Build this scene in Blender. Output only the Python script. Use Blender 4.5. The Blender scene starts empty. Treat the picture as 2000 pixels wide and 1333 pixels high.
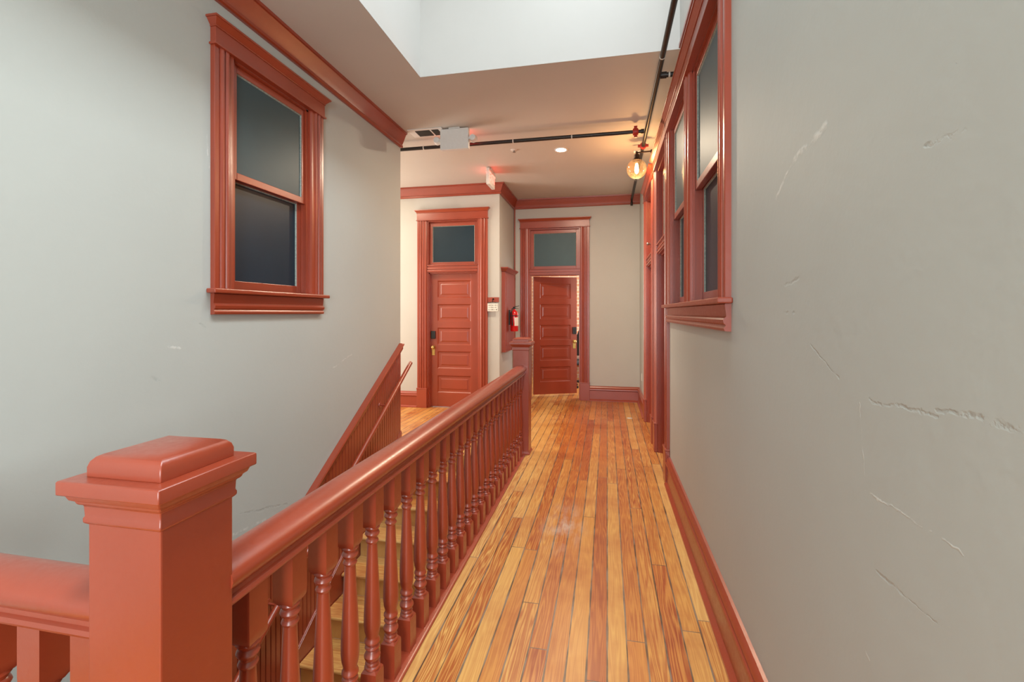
import bpy, bmesh, math, random
from mathutils import Vector, Matrix
PI = math.pi
random.seed(7)
C = bpy.context.scene.collection
S = bpy.context.scene

# ------------------------------------------------------------------ camera
HC = 1.45
cam_d = bpy.data.cameras.new('camera'); cam = bpy.data.objects.new('camera', cam_d); C.objects.link(cam)
FPX, VX, HY = 905.0, 1186.0, 611.0
cam_d.sensor_width = 36; cam_d.lens = FPX / 2000 * 36
cam_d.shift_y = -(666.5 - HY) / 2000
cam_d.clip_start = 0.02
cam.location = (0, 0, HC)
cam.rotation_euler = (PI / 2, 0, math.atan((VX - 1000) / FPX))
S.camera = cam
S.view_settings.view_transform = 'Standard'
S.view_settings.look = 'None'
S.view_settings.gamma = 1
S.view_settings.use_curve_mapping = False
S.view_settings.exposure = 0.46

# ------------------------------------------------------------------ world, skylight daylight and added fill lamps
world = bpy.data.worlds.new('sky'); S.world = world; world.use_nodes = True
wn = world.node_tree.nodes; wl = world.node_tree.links
bg = wn['Background']; bg.inputs[0].default_value = (0.86, 0.94, 1.0, 1); bg.inputs[1].default_value = 1.3

def area(name, loc, rot, sx, sy, power, col, spread=PI):
    l = bpy.data.lights.new(name, 'AREA'); l.shape = 'RECTANGLE'; l.size = sx; l.size_y = sy
    l.energy = power; l.color = col; l.spread = spread
    o = bpy.data.objects.new(name, l); o.location = loc; o.rotation_euler = rot; C.objects.link(o); return o
area('daylight_skylight', (0.08, 1.5, 5.22), (0, math.radians(18), 0), 0.75, 3.9, 66, (0.90, 0.975, 1.0), 2.2)
area('added_fill_behind', (-0.02, -2.3, 1.75), (PI / 2, 0, math.radians(38)), 1.0, 1.9, 100, (0.90, 0.975, 1.0))  # added fill lamp behind the camera, angled to brighten the left wall
area('added_fill_side_hall', (-4.85, 5.6, 1.7), (0, -PI / 2, 0), 1.8, 1.5, 70, (1.0, 0.87, 0.74))  # added warm fill lamp, brightens the closed-door wall and ceiling
area('added_fill_far_room', (0.4, 9.2, 1.7), (0, PI / 2, 0), 1.6, 1.8, 60, (1.0, 0.95, 0.88))  # added fill lamp that brightens the room past the open door

# ------------------------------------------------------------------ materials
def lin(r, g, b):
    f = lambda c: (c / 255 / 12.92) if c / 255 <= 0.04045 else ((c / 255 + 0.055) / 1.055) ** 2.4
    return (f(r), f(g), f(b), 1)

class N:
    def __init__(s, name):
        s.m = bpy.data.materials.new(name); s.m.use_nodes = True
        s.t = s.m.node_tree; s.b = s.t.nodes['Principled BSDF']
    def n(s, typ, **k):
        x = s.t.nodes.new(typ)
        for a, v in k.items(): setattr(x, a, v)
        return x
    def l(s, a, b): s.t.links.new(a, b)
    def val(s, sock, v):
        if hasattr(v, 'is_output') or hasattr(v, 'links'): s.l(v, sock)
        else: sock.default_value = v
    def math(s, op, a, b=None, c=None, clamp=False):
        x = s.n('ShaderNodeMath', operation=op); x.use_clamp = clamp
        s.val(x.inputs[0], a)
        if b is not None: s.val(x.inputs[1], b)
        if c is not None: s.val(x.inputs[2], c)
        return x.outputs[0]
    def vec(s, op, a, b=None):
        x = s.n('ShaderNodeVectorMath', operation=op)
        s.val(x.inputs[0], a)
        if b is not None: s.val(x.inputs[3] if op == 'SCALE' else x.inputs[1], b)
        return x.outputs['Value'] if op in ('LENGTH', 'DOT_PRODUCT', 'DISTANCE') else x.outputs[0]
    def mix(s, f, a, b, mode='MIX'):
        x = s.n('ShaderNodeMix', data_type='RGBA', blend_type=mode)
        s.val(x.inputs[0], f); s.val(x.inputs[6], a); s.val(x.inputs[7], b); return x.outputs[2]
    def noise(s, v, scale, detail=3, rough=0.5, out=0):
        x = s.n('ShaderNodeTexNoise'); s.l(v, x.inputs['Vector'])
        x.inputs['Scale'].default_value = scale; x.inputs['Detail'].default_value = detail
        x.inputs['Roughness'].default_value = rough; return x.outputs[out]
    def ramp(s, f, stops):
        x = s.n('ShaderNodeValToRGB'); s.l(f, x.inputs[0]); r = x.color_ramp
        while len(r.elements) < len(stops): r.elements.new(0.5)
        for e, (p, c) in zip(r.elements, stops): e.position = p; e.color = c
        return x.outputs[0]
    def rng(s, v, a, b, c=0.0, d=1.0):
        x = s.n('ShaderNodeMapRange'); s.l(v, x.inputs[0])
        for i, q in zip((1, 2, 3, 4), (a, b, c, d)): x.inputs[i].default_value = q
        return x.outputs[0]
    def pos(s): return s.n('ShaderNodeNewGeometry').outputs['Position']
    def obj(s): return s.n('ShaderNodeTexCoord').outputs['Object']
    def bump(s, h, strength, dist=0.01):
        x = s.n('ShaderNodeBump'); x.inputs['Strength'].default_value = strength; x.inputs['Distance'].default_value = dist
        s.l(h, x.inputs['Height']); s.l(x.outputs[0], s.b.inputs['Normal'])

def simple(name, col, rough=0.5, metal=0.0, bumpy=0.0, scale=40, var=0.0, coat=0.0, emit=None, es=0):
    k = N(name); k.b.inputs['Roughness'].default_value = rough; k.b.inputs['Metallic'].default_value = metal
    k.b.inputs['Coat Weight'].default_value = coat; k.b.inputs['Coat Roughness'].default_value = 0.15
    p = k.obj(); n = k.noise(p, scale, 4)
    c2 = tuple(x * (1 - var) for x in col[:3]) + (1,)
    k.l(k.mix(k.rng(n, 0.35, 0.7), col, c2), k.b.inputs['Base Color'])
    if bumpy: k.bump(n, bumpy, 0.002)
    if emit:
        k.b.inputs['Emission Color'].default_value = emit; k.b.inputs['Emission Strength'].default_value = es
    return k.m

def red_paint(name, col, rough, dark=0.12):
    k = N(name); p = k.pos()
    n1 = k.noise(p, 3.0, 3); n2 = k.noise(p, 60, 4, 0.6); n3 = k.noise(p, 260, 2)
    c2 = tuple(x * (1 - dark) for x in col[:3]) + (1,)
    base = k.mix(k.rng(n1, 0.35, 0.65), col, c2)
    k.l(base, k.b.inputs['Base Color'])
    k.l(k.rng(n2, 0.3, 0.7, rough - 0.06, rough + 0.1), k.b.inputs['Roughness'])
    k.b.inputs['Specular IOR Level'].default_value = 0.6
    k.b.inputs['Coat Weight'].default_value = 0.6; k.b.inputs['Coat Roughness'].default_value = 0.30
    k.bump(k.math('ADD', k.math('MULTIPLY', n2, 0.6), k.math('MULTIPLY', n3, 0.15)), 0.25, 0.002)
    return k.m
RED = red_paint('red_gloss_paint', lin(155, 60, 33), 0.34)

def plaster(name, col, plane=None, cracks=(), bump=0.35):
    k = N(name); p = k.pos()
    n1 = k.noise(p, 1.1, 3); n2 = k.noise(p, 9, 4, 0.6); n3 = k.noise(p, 55, 3)
    c = k.mix(k.rng(n1, 0.3, 0.7), col, tuple(x * 0.94 for x in col[:3]) + (1,))
    h = k.math('ADD', k.math('MULTIPLY', n2, 0.7), k.math('MULTIPLY', n3, 0.10))
    if plane is not None:
        sep = k.n('ShaderNodeSeparateXYZ'); k.l(p, sep.inputs[0])
        cb = k.n('ShaderNodeCombineXYZ'); k.l(sep.outputs[1], cb.inputs[0]); k.l(sep.outputs[2], cb.inputs[1])
        wob = k.noise(p, 14, 4, 0.65, out=1)
        v = k.vec('ADD', cb.outputs[0], k.vec('SCALE', k.vec('SUBTRACT', wob, (0.5, 0.5, 0.5)), 0.035))
        flat = k.vec('MULTIPLY', v, (1, 1, 0))
        dk = None; lt = None
        for (a, b, w, kind) in cracks:
            A = Vector((a[0], a[1], 0)); B = Vector((b[0], b[1], 0)); D = B - A
            pa = k.vec('SUBTRACT', flat, tuple(A))
            t = k.math('DIVIDE', k.vec('DOT_PRODUCT', pa, tuple(D)), D.length_squared, clamp=True)
            near = k.vec('SCALE', tuple(D), t)
            d = k.vec('LENGTH', k.vec('SUBTRACT', pa, near))
            m = k.rng(d, w * 0.25, w, 1, 0)
            if kind == 'd': dk = m if dk is None else k.math('MAXIMUM', dk, m)
            else: lt = m if lt is None else k.math('MAXIMUM', lt, m)
        brk = k.rng(k.noise(p, 22, 4, 0.7), 0.42, 0.6)
        if dk is not None:
            dk = k.math('MULTIPLY', dk, brk)
            c = k.mix(k.math('MULTIPLY', dk, 0.20), c, tuple(x * 0.45 for x in col[:3]) + (1,))
            h = k.math('SUBTRACT', h, k.math('MULTIPLY', dk, 0.5))
        if lt is not None:
            lt = k.math('MULTIPLY', lt, brk)
            c = k.mix(k.math('MULTIPLY', lt, 0.45), c, lin(232, 232, 226))
            h = k.math('ADD', h, k.math('MULTIPLY', lt, 0.3))
        pits = k.rng(k.noise(p, 30, 5, 0.7), 0.74, 0.78)
        h = k.math('SUBTRACT', h, k.math('MULTIPLY', pits, 0.8))
        c = k.mix(k.math('MULTIPLY', pits, 0.3), c, tuple(x * 0.6 for x in col[:3]) + (1,))
    k.l(c, k.b.inputs['Base Color']); k.b.inputs['Roughness'].default_value = 0.62
    k.bump(h, bump, 0.006)
    return k.m
WALLC = lin(184, 189, 184)
M_wall = plaster('grey_plaster', lin(192, 192, 186))
CR = [((1.068, 1.834), (0.98, 1.84), 0.010, 'd')]
M_ceil = plaster('ceiling_paint', lin(206, 202, 194), bump=0.1)
M_shaft = plaster('white_drywall', lin(192, 191, 187), bump=0.04)

def pine(name, plank=0.083, along='Y', shift=0.0, joints=1.0):
    k = N(name); p = k.pos()
    sep = k.n('ShaderNodeSeparateXYZ'); k.l(p, sep.inputs[0])
    X, Y = (sep.outputs[0], sep.outputs[1]) if along == 'Y' else (sep.outputs[1], sep.outputs[0])
    u = k.math('DIVIDE', X, plank); iu = k.math('FLOOR', u); fu = k.math('FRACT', u)
    wn1 = k.n('ShaderNodeTexWhiteNoise', noise_dimensions='1D'); k.l(iu, wn1.inputs['W'])
    v = k.math('ADD', k.math('DIVIDE', Y, 2.3), k.math('MULTIPLY', wn1.outputs['Value'], 7.3))
    iv = k.math('FLOOR', v); fv = k.math('FRACT', v)
    cb = k.n('ShaderNodeCombineXYZ'); k.l(iu, cb.inputs[0]); k.l(iv, cb.inputs[1])
    wn2 = k.n('ShaderNodeTexWhiteNoise', noise_dimensions='2D'); k.l(cb.outputs[0], wn2.inputs['Vector'])
    r = wn2.outputs['Value']
    # walked middle of the hall is redder than the edges
    cen = k.rng(k.math('ABSOLUTE', k.math('ADD', X, 0.08)), 0.20, 0.62, 0.22, -0.24) if along == 'Y' else k.math('MULTIPLY', X, 0.0)
    tone = k.math('ADD', k.math('ADD', k.math('MULTIPLY', r, 0.46), 0.22 + shift), k.math('ADD', cen, k.rng(Y, 4.3, 6.0, 0.0, 0.14) if along == 'Y' else 0.0), clamp=True)
    base = k.ramp(tone, [(0.0, lin(226, 188, 118)), (0.30, lin(220, 172, 96)), (0.58, lin(208, 146, 68)), (0.80, lin(196, 118, 48)), (1.0, lin(170, 90, 42))])
    # grain: long streaks and cathedral rings
    off = k.math('MULTIPLY', r, 37.0)
    g = k.n('ShaderNodeCombineXYZ'); k.l(k.math('MULTIPLY', X, 1.0), g.inputs[0]); k.l(k.math('MULTIPLY', Y, 0.055), g.inputs[1]); k.l(off, g.inputs[2])
    warp = k.noise(g.outputs[0], 22, 2, 0.5)
    ringc = k.math('ADD', k.math('MULTIPLY', warp, 9.0), k.math('MULTIPLY', X, 55.0))
    ring = k.math('ABSOLUTE', k.math('SUBTRACT', k.math('FRACT', ringc), 0.5))
    ringm = k.rng(ring, 0.10, 0.48, 1, 0)
    g2 = k.n('ShaderNodeCombineXYZ'); k.l(X, g2.inputs[0]); k.l(k.math('MULTIPLY', Y, 0.02), g2.inputs[1]); k.l(off, g2.inputs[2])
    fine = k.noise(g2.outputs[0], 260, 3, 0.6)
    c = k.mix(k.math('MULTIPLY', ringm, k.rng(wn2.outputs['Color'], 0.2, 0.9, 0.25, 0.95)), base, k.mix(1.0, base, lin(196, 120, 66), 'MULTIPLY'))
    c = k.mix(k.rng(fine, 0.35, 0.7, 0.0, 0.22), c, k.mix(1.0, c, lin(190, 130, 80), 'MULTIPLY'))
    # blotches and knots
    bl = k.noise(p, 2.6, 4, 0.6)
    c = k.mix(k.rng(bl, 0.45, 0.72, 0, 0.5), c, k.mix(1.0, c, lin(205, 140, 95), 'MULTIPLY'))
    kn = k.n('ShaderNodeTexVoronoi'); k.l(k.vec('MULTIPLY', p, (1, 0.55, 1)), kn.inputs['Vector']); kn.inputs['Scale'].default_value = 2.1
    knm = k.rng(kn.outputs['Distance'], 0.012, 0.030, 1, 0)
    c = k.mix(k.math('MULTIPLY', knm, 0.55), c, lin(92, 52, 34))
    # open joints, grey with old filler
    e1 = k.math('MINIMUM', fu, k.math('SUBTRACT', 1.0, fu))
    gapn = k.rng(k.noise(k.vec('MULTIPLY', p, (8, 1.2, 1)), 3.0, 3), 0.35, 0.65, 0.020, 0.065)
    gap = k.math('LESS_THAN', e1, gapn)
    e2 = k.math('MULTIPLY', k.math('MINIMUM', fv, k.math('SUBTRACT', 1.0, fv)), 2.3)
    gap2 = k.math('LESS_THAN', e2, 0.0025)
    gp = k.math('MULTIPLY', k.math('MAXIMUM', gap, gap2), joints)
    gcol = k.mix(k.rng(k.noise(p, 6, 3), 0.4, 0.6), lin(62, 44, 34), lin(122, 106, 92))
    c = k.mix(k.math('MULTIPLY', gp, 0.88), c, gcol)
    # worn pale patch in the middle of the hall
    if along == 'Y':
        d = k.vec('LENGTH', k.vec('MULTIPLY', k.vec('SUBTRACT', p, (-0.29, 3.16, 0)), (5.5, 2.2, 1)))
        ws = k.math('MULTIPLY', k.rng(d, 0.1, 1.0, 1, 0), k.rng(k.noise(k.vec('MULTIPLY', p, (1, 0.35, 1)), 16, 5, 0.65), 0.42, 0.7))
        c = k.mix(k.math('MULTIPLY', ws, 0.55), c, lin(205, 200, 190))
    k.l(c, k.b.inputs['Base Color'])
    k.l(k.rng(bl, 0.3, 0.7, 0.36, 0.52), k.b.inputs['Roughness'])
    k.b.inputs['Coat Weight'].default_value = 0.35; k.b.inputs['Coat Roughness'].default_value = 0.36
    k.bump(k.math('SUBTRACT', k.math('MULTIPLY', fine, 0.15), gp), 0.35, 0.002)
    return k.m
M_floor = pine('pine_floor')
M_tread = pine('pine_tread', plank=0.40, along='X', shift=-0.22, joints=0.0)

def film(name, col, rough):
    k = N(name); p = k.pos()
    n = k.noise(p, 2.0, 3)
    k.l(k.mix(k.rng(n, 0.3, 0.7), col, tuple(x * 0.8 for x in col[:3]) + (1,)), k.b.inputs['Base Color'])
    k.b.inputs['Roughness'].default_value = rough; k.b.inputs['Specular IOR Level'].default_value = 0.35
    return k.m
M_pane = film('dark_obscured_glass', lin(30, 50, 62), 0.36)
M_pane3 = film('upper_obscured_glass', lin(52, 76, 82), 0.40)
M_pane2 = film('teal_obscured_glass', lin(74, 100, 107), 0.46)
M_putty = simple('old_putty', lin(150, 160, 152), 0.7, var=0.4, scale=90, bumpy=0.4)
M_black = simple('black_pipe', lin(52, 48, 46), 0.38, 0.35, 0.1, 60, 0.4)
M_cred = simple('red_coupling_paint', lin(170, 42, 30), 0.45, 0, 0.2)
M_steel = simple('worn_steel', lin(150, 146, 138), 0.35, 0.8)
M_white = simple('white_plastic', lin(226, 226, 222), 0.4, var=0.04)
M_brass = simple('aged_brass', lin(214, 182, 110), 0.28, 0.9, var=0.25)
M_keypad = simple('black_keypad_plastic', lin(28, 30, 34), 0.35)
M_dark = simple('dark_louver', lin(34, 33, 31), 0.6)
M_tape = simple('white_pipe_mark', lin(205, 200, 190), 0.6)
M_bronze = simple('dark_bronze', lin(54, 40, 32), 0.4, 0.7)
M_ext = simple('extinguisher_red', lin(206, 22, 30), 0.25, 0, 0, coat=0.6)
M_paper = simple('printed_label', lin(232, 228, 220), 0.6)
M_ink = simple('dark_ink', lin(60, 60, 44), 0.7)
M_rubber = simple('black_rubber', lin(26, 26, 26), 0.55)
M_canlit = simple('lit_lens', lin(255, 250, 240), 0.4, emit=(1, 0.95, 0.86, 1), es=14)
M_fil = simple('glowing_filament', lin(255, 210, 140), 0.4, emit=(1, 0.72, 0.40, 1), es=11)
M_exit = simple('lit_red_letter', lin(255, 60, 50), 0.4, emit=(1, 0.07, 0.05, 1), es=6)
M_ply = simple('black_mesh_fabric', lin(30, 30, 33), 0.8)

def glass_globe():
    k = N('amber_seeded_glass'); t = k.t
    out = [n for n in t.nodes if n.type == 'OUTPUT_MATERIAL'][0]
    tr = k.n('ShaderNodeBsdfTransparent'); tr.inputs[0].default_value = (0.96, 0.84, 0.68, 1)
    tl = k.n('ShaderNodeBsdfTranslucent'); tl.inputs[0].default_value = (0.9, 0.66, 0.42, 1)
    gl = k.n('ShaderNodeBsdfGlossy'); gl.inputs['Roughness'].default_value = 0.08
    m1 = k.n('ShaderNodeMixShader'); m2 = k.n('ShaderNodeMixShader')
    seeds = k.rng(k.noise(k.pos(), 90, 3), 0.45, 0.65, 0.015, 0.055)
    k.l(seeds, m1.inputs[0]); k.l(tr.outputs[0], m1.inputs[1]); k.l(tl.outputs[0], m1.inputs[2])
    lw = k.n('ShaderNodeLayerWeight'); lw.inputs[0].default_value = 0.35
    k.l(k.rng(lw.outputs['Facing'], 0.2, 1.0, 0.04, 0.5), m2.inputs[0])
    k.l(m1.outputs[0], m2.inputs[1]); k.l(gl.outputs[0], m2.inputs[2]); k.l(m2.outputs[0], out.inputs[0])
    return k.m
M_globe = glass_globe()

def clear_glass():
    k = N('clear_glass'); t = k.t
    out = [n for n in t.nodes if n.type == 'OUTPUT_MATERIAL'][0]
    tr = k.n('ShaderNodeBsdfTransparent'); gl = k.n('ShaderNodeBsdfGlossy'); gl.inputs['Roughness'].default_value = 0.03
    m = k.n('ShaderNodeMixShader'); m.inputs[0].default_value = 0.06
    k.l(tr.outputs[0], m.inputs[1]); k.l(gl.outputs[0], m.inputs[2]); k.l(m.outputs[0], out.inputs[0]); return k.m
M_clear = clear_glass()

def brick():
    k = N('old_brick'); p = k.pos()
    sep = k.n('ShaderNodeSeparateXYZ'); k.l(p, sep.inputs[0])
    cb = k.n('ShaderNodeCombineXYZ'); k.l(k.math('ADD', sep.outputs[0], sep.outputs[1]), cb.inputs[0]); k.l(sep.outputs[2], cb.inputs[1])
    b = k.n('ShaderNodeTexBrick'); k.l(cb.outputs[0], b.inputs['Vector'])
    b.inputs['Color1'].default_value = lin(178, 112, 82); b.inputs['Color2'].default_value = lin(196, 140, 104)
    b.inputs['Mortar'].default_value = lin(206, 190, 168); b.inputs['Scale'].default_value = 1
    b.inputs['Brick Width'].default_value = 0.21; b.inputs['Row Height'].default_value = 0.075; b.inputs['Mortar Size'].default_value = 0.008
    k.l(b.outputs[0], k.b.inputs['Base Color']); k.b.inputs['Roughness'].default_value = 0.85
    k.bump(k.math('SUBTRACT', 1.0, b.outputs['Fac']), 0.5, 0.006); return k.m
M_brick = brick()

# ------------------------------------------------------------------ mesh helpers
class MB:
    def __init__(s): s.v = []; s.f = []
    def add(s, vs, fs):
        o = len(s.v); s.v += [tuple(v) for v in vs]; s.f += [tuple(i + o for i in f) for f in fs]; return s
    def box(s, x0, x1, y0, y1, z0, z1):
        return s.add([(x, y, z) for z in (z0, z1) for y in (y0, y1) for x in (x0, x1)],
              [(0, 2, 3, 1), (4, 5, 7, 6), (0, 1, 5, 4), (2, 6, 7, 3), (0, 4, 6, 2), (1, 3, 7, 5)])
    def loft(s, rings, cap=True):
        n = len(rings[0]); vs = [p for r in rings for p in r]; fs = []
        for k in range(len(rings) - 1):
            for i in range(n):
                j = (i + 1) % n; fs.append((k * n + i, k * n + j, (k + 1) * n + j, (k + 1) * n + i))
        if cap: fs.append(tuple(range(n))[::-1]); fs.append(tuple((len(rings) - 1) * n + i for i in range(n)))
        return s.add(vs, fs)
    def sqstack(s, prof, cx=0, cy=0):       # square section post, (z, half) list
        return s.loft([[(cx - h, cy - h, z), (cx + h, cy - h, z), (cx + h, cy + h, z), (cx - h, cy + h, z)] for z, h in prof])
    def lathe(s, prof, cx=0, cy=0, n=20, axis='z', cz=0):  # (t, r)
        R = []
        for t, r in prof:
            ring = []
            for i in range(n):
                a = 2 * PI * i / n; c, d = r * math.cos(a), r * math.sin(a)
                ring.append((cx + c, cy + d, cz + t) if axis == 'z' else ((cx + c, cy + t, cz + d) if axis == 'y' else (cx + t, cy + c, cz + d)))
            R.append(ring)
        return s.loft(R)
    def tube(s, path, r, n=14, caps=True):
        path = [Vector(p) for p in path]; R = []
        for i, p in enumerate(path):
            t = (path[min(i + 1, len(path) - 1)] - path[max(i - 1, 0)]).normalized()
            a = Vector((0, 0, 1)) if abs(t.z) < 0.9 else Vector((1, 0, 0))
            u = t.cross(a).normalized(); w = u.cross(t).normalized()
            rr = r[i] if isinstance(r, (list, tuple)) else r
            R.append([tuple(p + u * rr * math.cos(2 * PI * k / n) + w * rr * math.sin(2 * PI * k / n)) for k in range(n)])
        return s.loft(R, caps)
    def prism(s, poly, axis, a0, a1):      # poly in the other two axes (in xyz order)
        def P(p, a): return {'x': (a, p[0], p[1]), 'y': (p[0], a, p[1]), 'z': (p[0], p[1], a)}[axis]
        return s.loft([[P(p, a0) for p in poly], [P(p, a1) for p in poly]])
    def frustum(s, b, t, z0, z1):          # b, t = (x0,x1,y0,y1)
        return s.loft([[(q[0], q[2], z), (q[1], q[2], z), (q[1], q[3], z), (q[0], q[3], z)] for q, z in ((b, z0), (t, z1))])
    def sweep(s, prof, path):              # prof (a,b): a to the right of travel, b up; mitred
        P = [Vector(p) for p in path]; R = []
        for i, p in enumerate(P):
            d0 = (P[i] - P[i - 1]).normalized() if i > 0 else None
            d1 = (P[i + 1] - P[i]).normalized() if i < len(P) - 1 else None
            if d0 is None: d0 = d1
            if d1 is None: d1 = d0
            s0 = d0.cross(Vector((0, 0, 1))).normalized(); s1 = d1.cross(Vector((0, 0, 1))).normalized()
            m = (s0 + s1).normalized(); m = m / max(0.2, m.dot(s0))
            up = s0.cross(d0).normalized() if abs(d0.z) > 1e-5 else Vector((0, 0, 1))
            R.append([tuple(p + m * a + up * b) for a, b in prof])
        return s.loft(R)
    def xform(s, M):
        s.v = [tuple(M @ Vector(v)) for v in s.v]; return s
    def build(s, name, mat, parent=None, smooth=None, bevel=0, loc=None, rz=0):
        me = bpy.data.meshes.new(name); me.from_pydata(s.v, [], s.f)
        bm = bmesh.new(); bm.from_mesh(me); bmesh.ops.recalc_face_normals(bm, faces=bm.faces); bm.to_mesh(me); bm.free()
        me.materials.append(mat)
        if smooth is not None:
            me.polygons.foreach_set('use_smooth', [True] * len(me.polygons)); me.set_sharp_from_angle(angle=math.radians(smooth))
        o = bpy.data.objects.new(name, me); C.objects.link(o)
        if parent: o.parent = parent
        if loc: o.location = loc
        o.rotation_euler.z = rz
        if bevel:
            b = o.modifiers.new('bevel', 'BEVEL'); b.width = bevel; b.segments = 2; b.limit_method = 'ANGLE'; b.angle_limit = math.radians(40)
        return o
def empty(name, loc=(0, 0, 0), rz=0, label=None, cat=None, group=None, kind=None, parent=None):
    o = bpy.data.objects.new(name, None); C.objects.link(o); o.location = loc; o.rotation_euler = (0, 0, rz); o.empty_display_size = 0.05
    if parent: o.parent = parent
    return tag(o, label, cat, group, kind)
def tag(o, label=None, cat=None, group=None, kind=None):
    if label: o['label'] = label
    if cat: o['category'] = cat
    if group: o['group'] = group
    if kind: o['kind'] = kind
    return o
def kids(o): return [c for c in bpy.data.objects if c.parent == o]
def copy_tree(o, parent=None):
    ch = kids(o); c = o.copy(); C.objects.link(c)
    if parent: c.parent = parent
    for k in ch: copy_tree(k, c)
    return c
def struct(mb, name, mat, **k): return tag(mb.build(name, mat, **k), kind='structure')

# ------------------------------------------------------------------ dimensions
XL, XR = -2.16, 0.515            # left and right wall faces
H = 3.36                         # ceiling
YB = 7.75                        # back wall face
YD = 6.67                        # wall with the closed door
XT = -1.56                       # return wall face
YC = 4.60                        # end of the left wall
YN = -2.6                        # wall behind the camera
SX0, SY0, SY1 = -1.485, -0.5, 3.53   # skylight opening
YTOP = 4.51                      # top nosing of the stair
RISE, RUN = 0.17, 0.27
XE = -0.94                       # edge of the stair well under the balustrade
YW = 0.80                        # near edge of the stair well

def wall(mb, axis, f0, f1, a0, a1, z0, z1, holes=()):
    """wall of thickness f0..f1 along a0..a1 with rectangular holes (a,b,z,z)"""
    As = sorted({a0, a1, *[h[0] for h in holes], *[h[1] for h in holes]}); Zs = sorted({z0, z1, *[h[2] for h in holes], *[h[3] for h in holes]})
    solid = lambda i, j: 0 <= i < len(As) - 1 and 0 <= j < len(Zs) - 1 and not any(h[0] <= (As[i] + As[i + 1]) / 2 <= h[1] and h[2] <= (Zs[j] + Zs[j + 1]) / 2 <= h[3] for h in holes)
    V = lambda a, f, z: (f, a, z) if axis == 'y' else (a, f, z)
    for i in range(len(As) - 1):
        for j in range(len(Zs) - 1):
            if not solid(i, j): continue
            A0, A1, Z0, Z1 = As[i], As[i + 1], Zs[j], Zs[j + 1]
            for f in (f0, f1): mb.add([V(A0, f, Z0), V(A1, f, Z0), V(A1, f, Z1), V(A0, f, Z1)], [(0, 1, 2, 3)])
            for di, dj, q in ((-1, 0, ((A0, Z0), (A0, Z1))), (1, 0, ((A1, Z0), (A1, Z1))), (0, -1, ((A0, Z0), (A1, Z0))), (0, 1, ((A0, Z1), (A1, Z1)))):
                if not solid(i + di, j + dj):
                    (p, r), (p2, r2) = q; mb.add([V(p, f0, r), V(p2, f0, r2), V(p2, f1, r2), V(p, f1, r)], [(0, 1, 2, 3)])
    # weld
    seen = {}; remap = []; nv = []
    for v in mb.v:
        kx = tuple(round(c, 5) for c in v)
        if kx not in seen: seen[kx] = len(nv); nv.append(v)
        remap.append(seen[kx])
    mb.v = nv; mb.f = [tuple(remap[i] for i in f) for f in mb.f]; return mb

# pixel to right-wall coordinates, used only to read the plaster cracks off the wall they are in
def on_wall(px, py, X):
    a = math.atan((VX - 1000) / FPX); l = (px - 1000) / FPX
    rx, ry, rz = l * math.cos(a) - math.sin(a), l * math.sin(a) + math.cos(a), -(py - HY) / FPX
    t = X / rx; return (ry * t, HC + rz * t)
def seg(a, b, w, k, X=XR): return (on_wall(*a, X), on_wall(*b, X), w, k)
cr_right = [seg((1810, 288), (1880, 255), 0.006, 'd'), seg((1700, 785), (1830, 812), 0.004, 'd'), seg((1830, 800), (1890, 814), 0.004, 'd'),
    seg((1885, 808), (2010, 842), 0.006, 'd'), seg((1690, 960), (1800, 1028), 0.0025, 'l'), seg((1815, 1035), (1885, 1083), 0.0025, 'l'),
    seg((1712, 1112), (1765, 1168), 0.004, 'd'), seg((1765, 1168), (1850, 1230), 0.002, 'd'), seg((1515, 392), (1545, 322), 0.008, 'l'), seg((1545, 322), (1612, 245), 0.012, 'l'),
    seg((1583, 675), (1640, 740), 0.003, 'd'), seg((1532, 613), (1552, 612), 0.006, 'd'), seg((1678, 790), (1690, 950), 0.0025, 'l'), seg((1525, 560), (1560, 545), 0.006, 'd'), seg((1690, 1275), (1697, 1290), 0.004, 'l')]
cr_left = [seg((298, 739), (318, 750), 0.012, 'd', XL), seg((330, 677), (350, 682), 0.010, 'l', XL), seg((455, 1045), (530, 1010), 0.012, 'l', XL),
    seg((470, 1005), (560, 985), 0.010, 'd', XL), seg((390, 635), (400, 640), 0.010, 'd', XL), seg((650, 720), (690, 690), 0.006, 'l', XL), seg((405, 262), (408, 330), 0.006, 'l', XL)]
M_wallR = plaster('cracked_plaster_right', WALLC, 1, cr_right)
M_wallL = plaster('pitted_plaster_left', WALLC, 1, cr_left)

# ------------------------------------------------------------------ the shell
ZB = -2.72
fl = MB()
fl.box(XE, 0.72, YN, 7.75, -0.25, 0).box(-5.0, XE, YTOP, 6.80, -0.25, 0).box(-5.0, XE, YN, YW, -0.25, 0)
fl.box(-1.75, XE, 6.80, 7.75, -0.25, 0).box(-2.6, 1.2, 7.75, 10.5, -0.25, 0)
struct(fl, 'floor', M_floor)
struct(MB().box(-2.4, -0.8, YN, 0.6, ZB - 0.1, ZB), 'floor_lower', M_floor)

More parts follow.
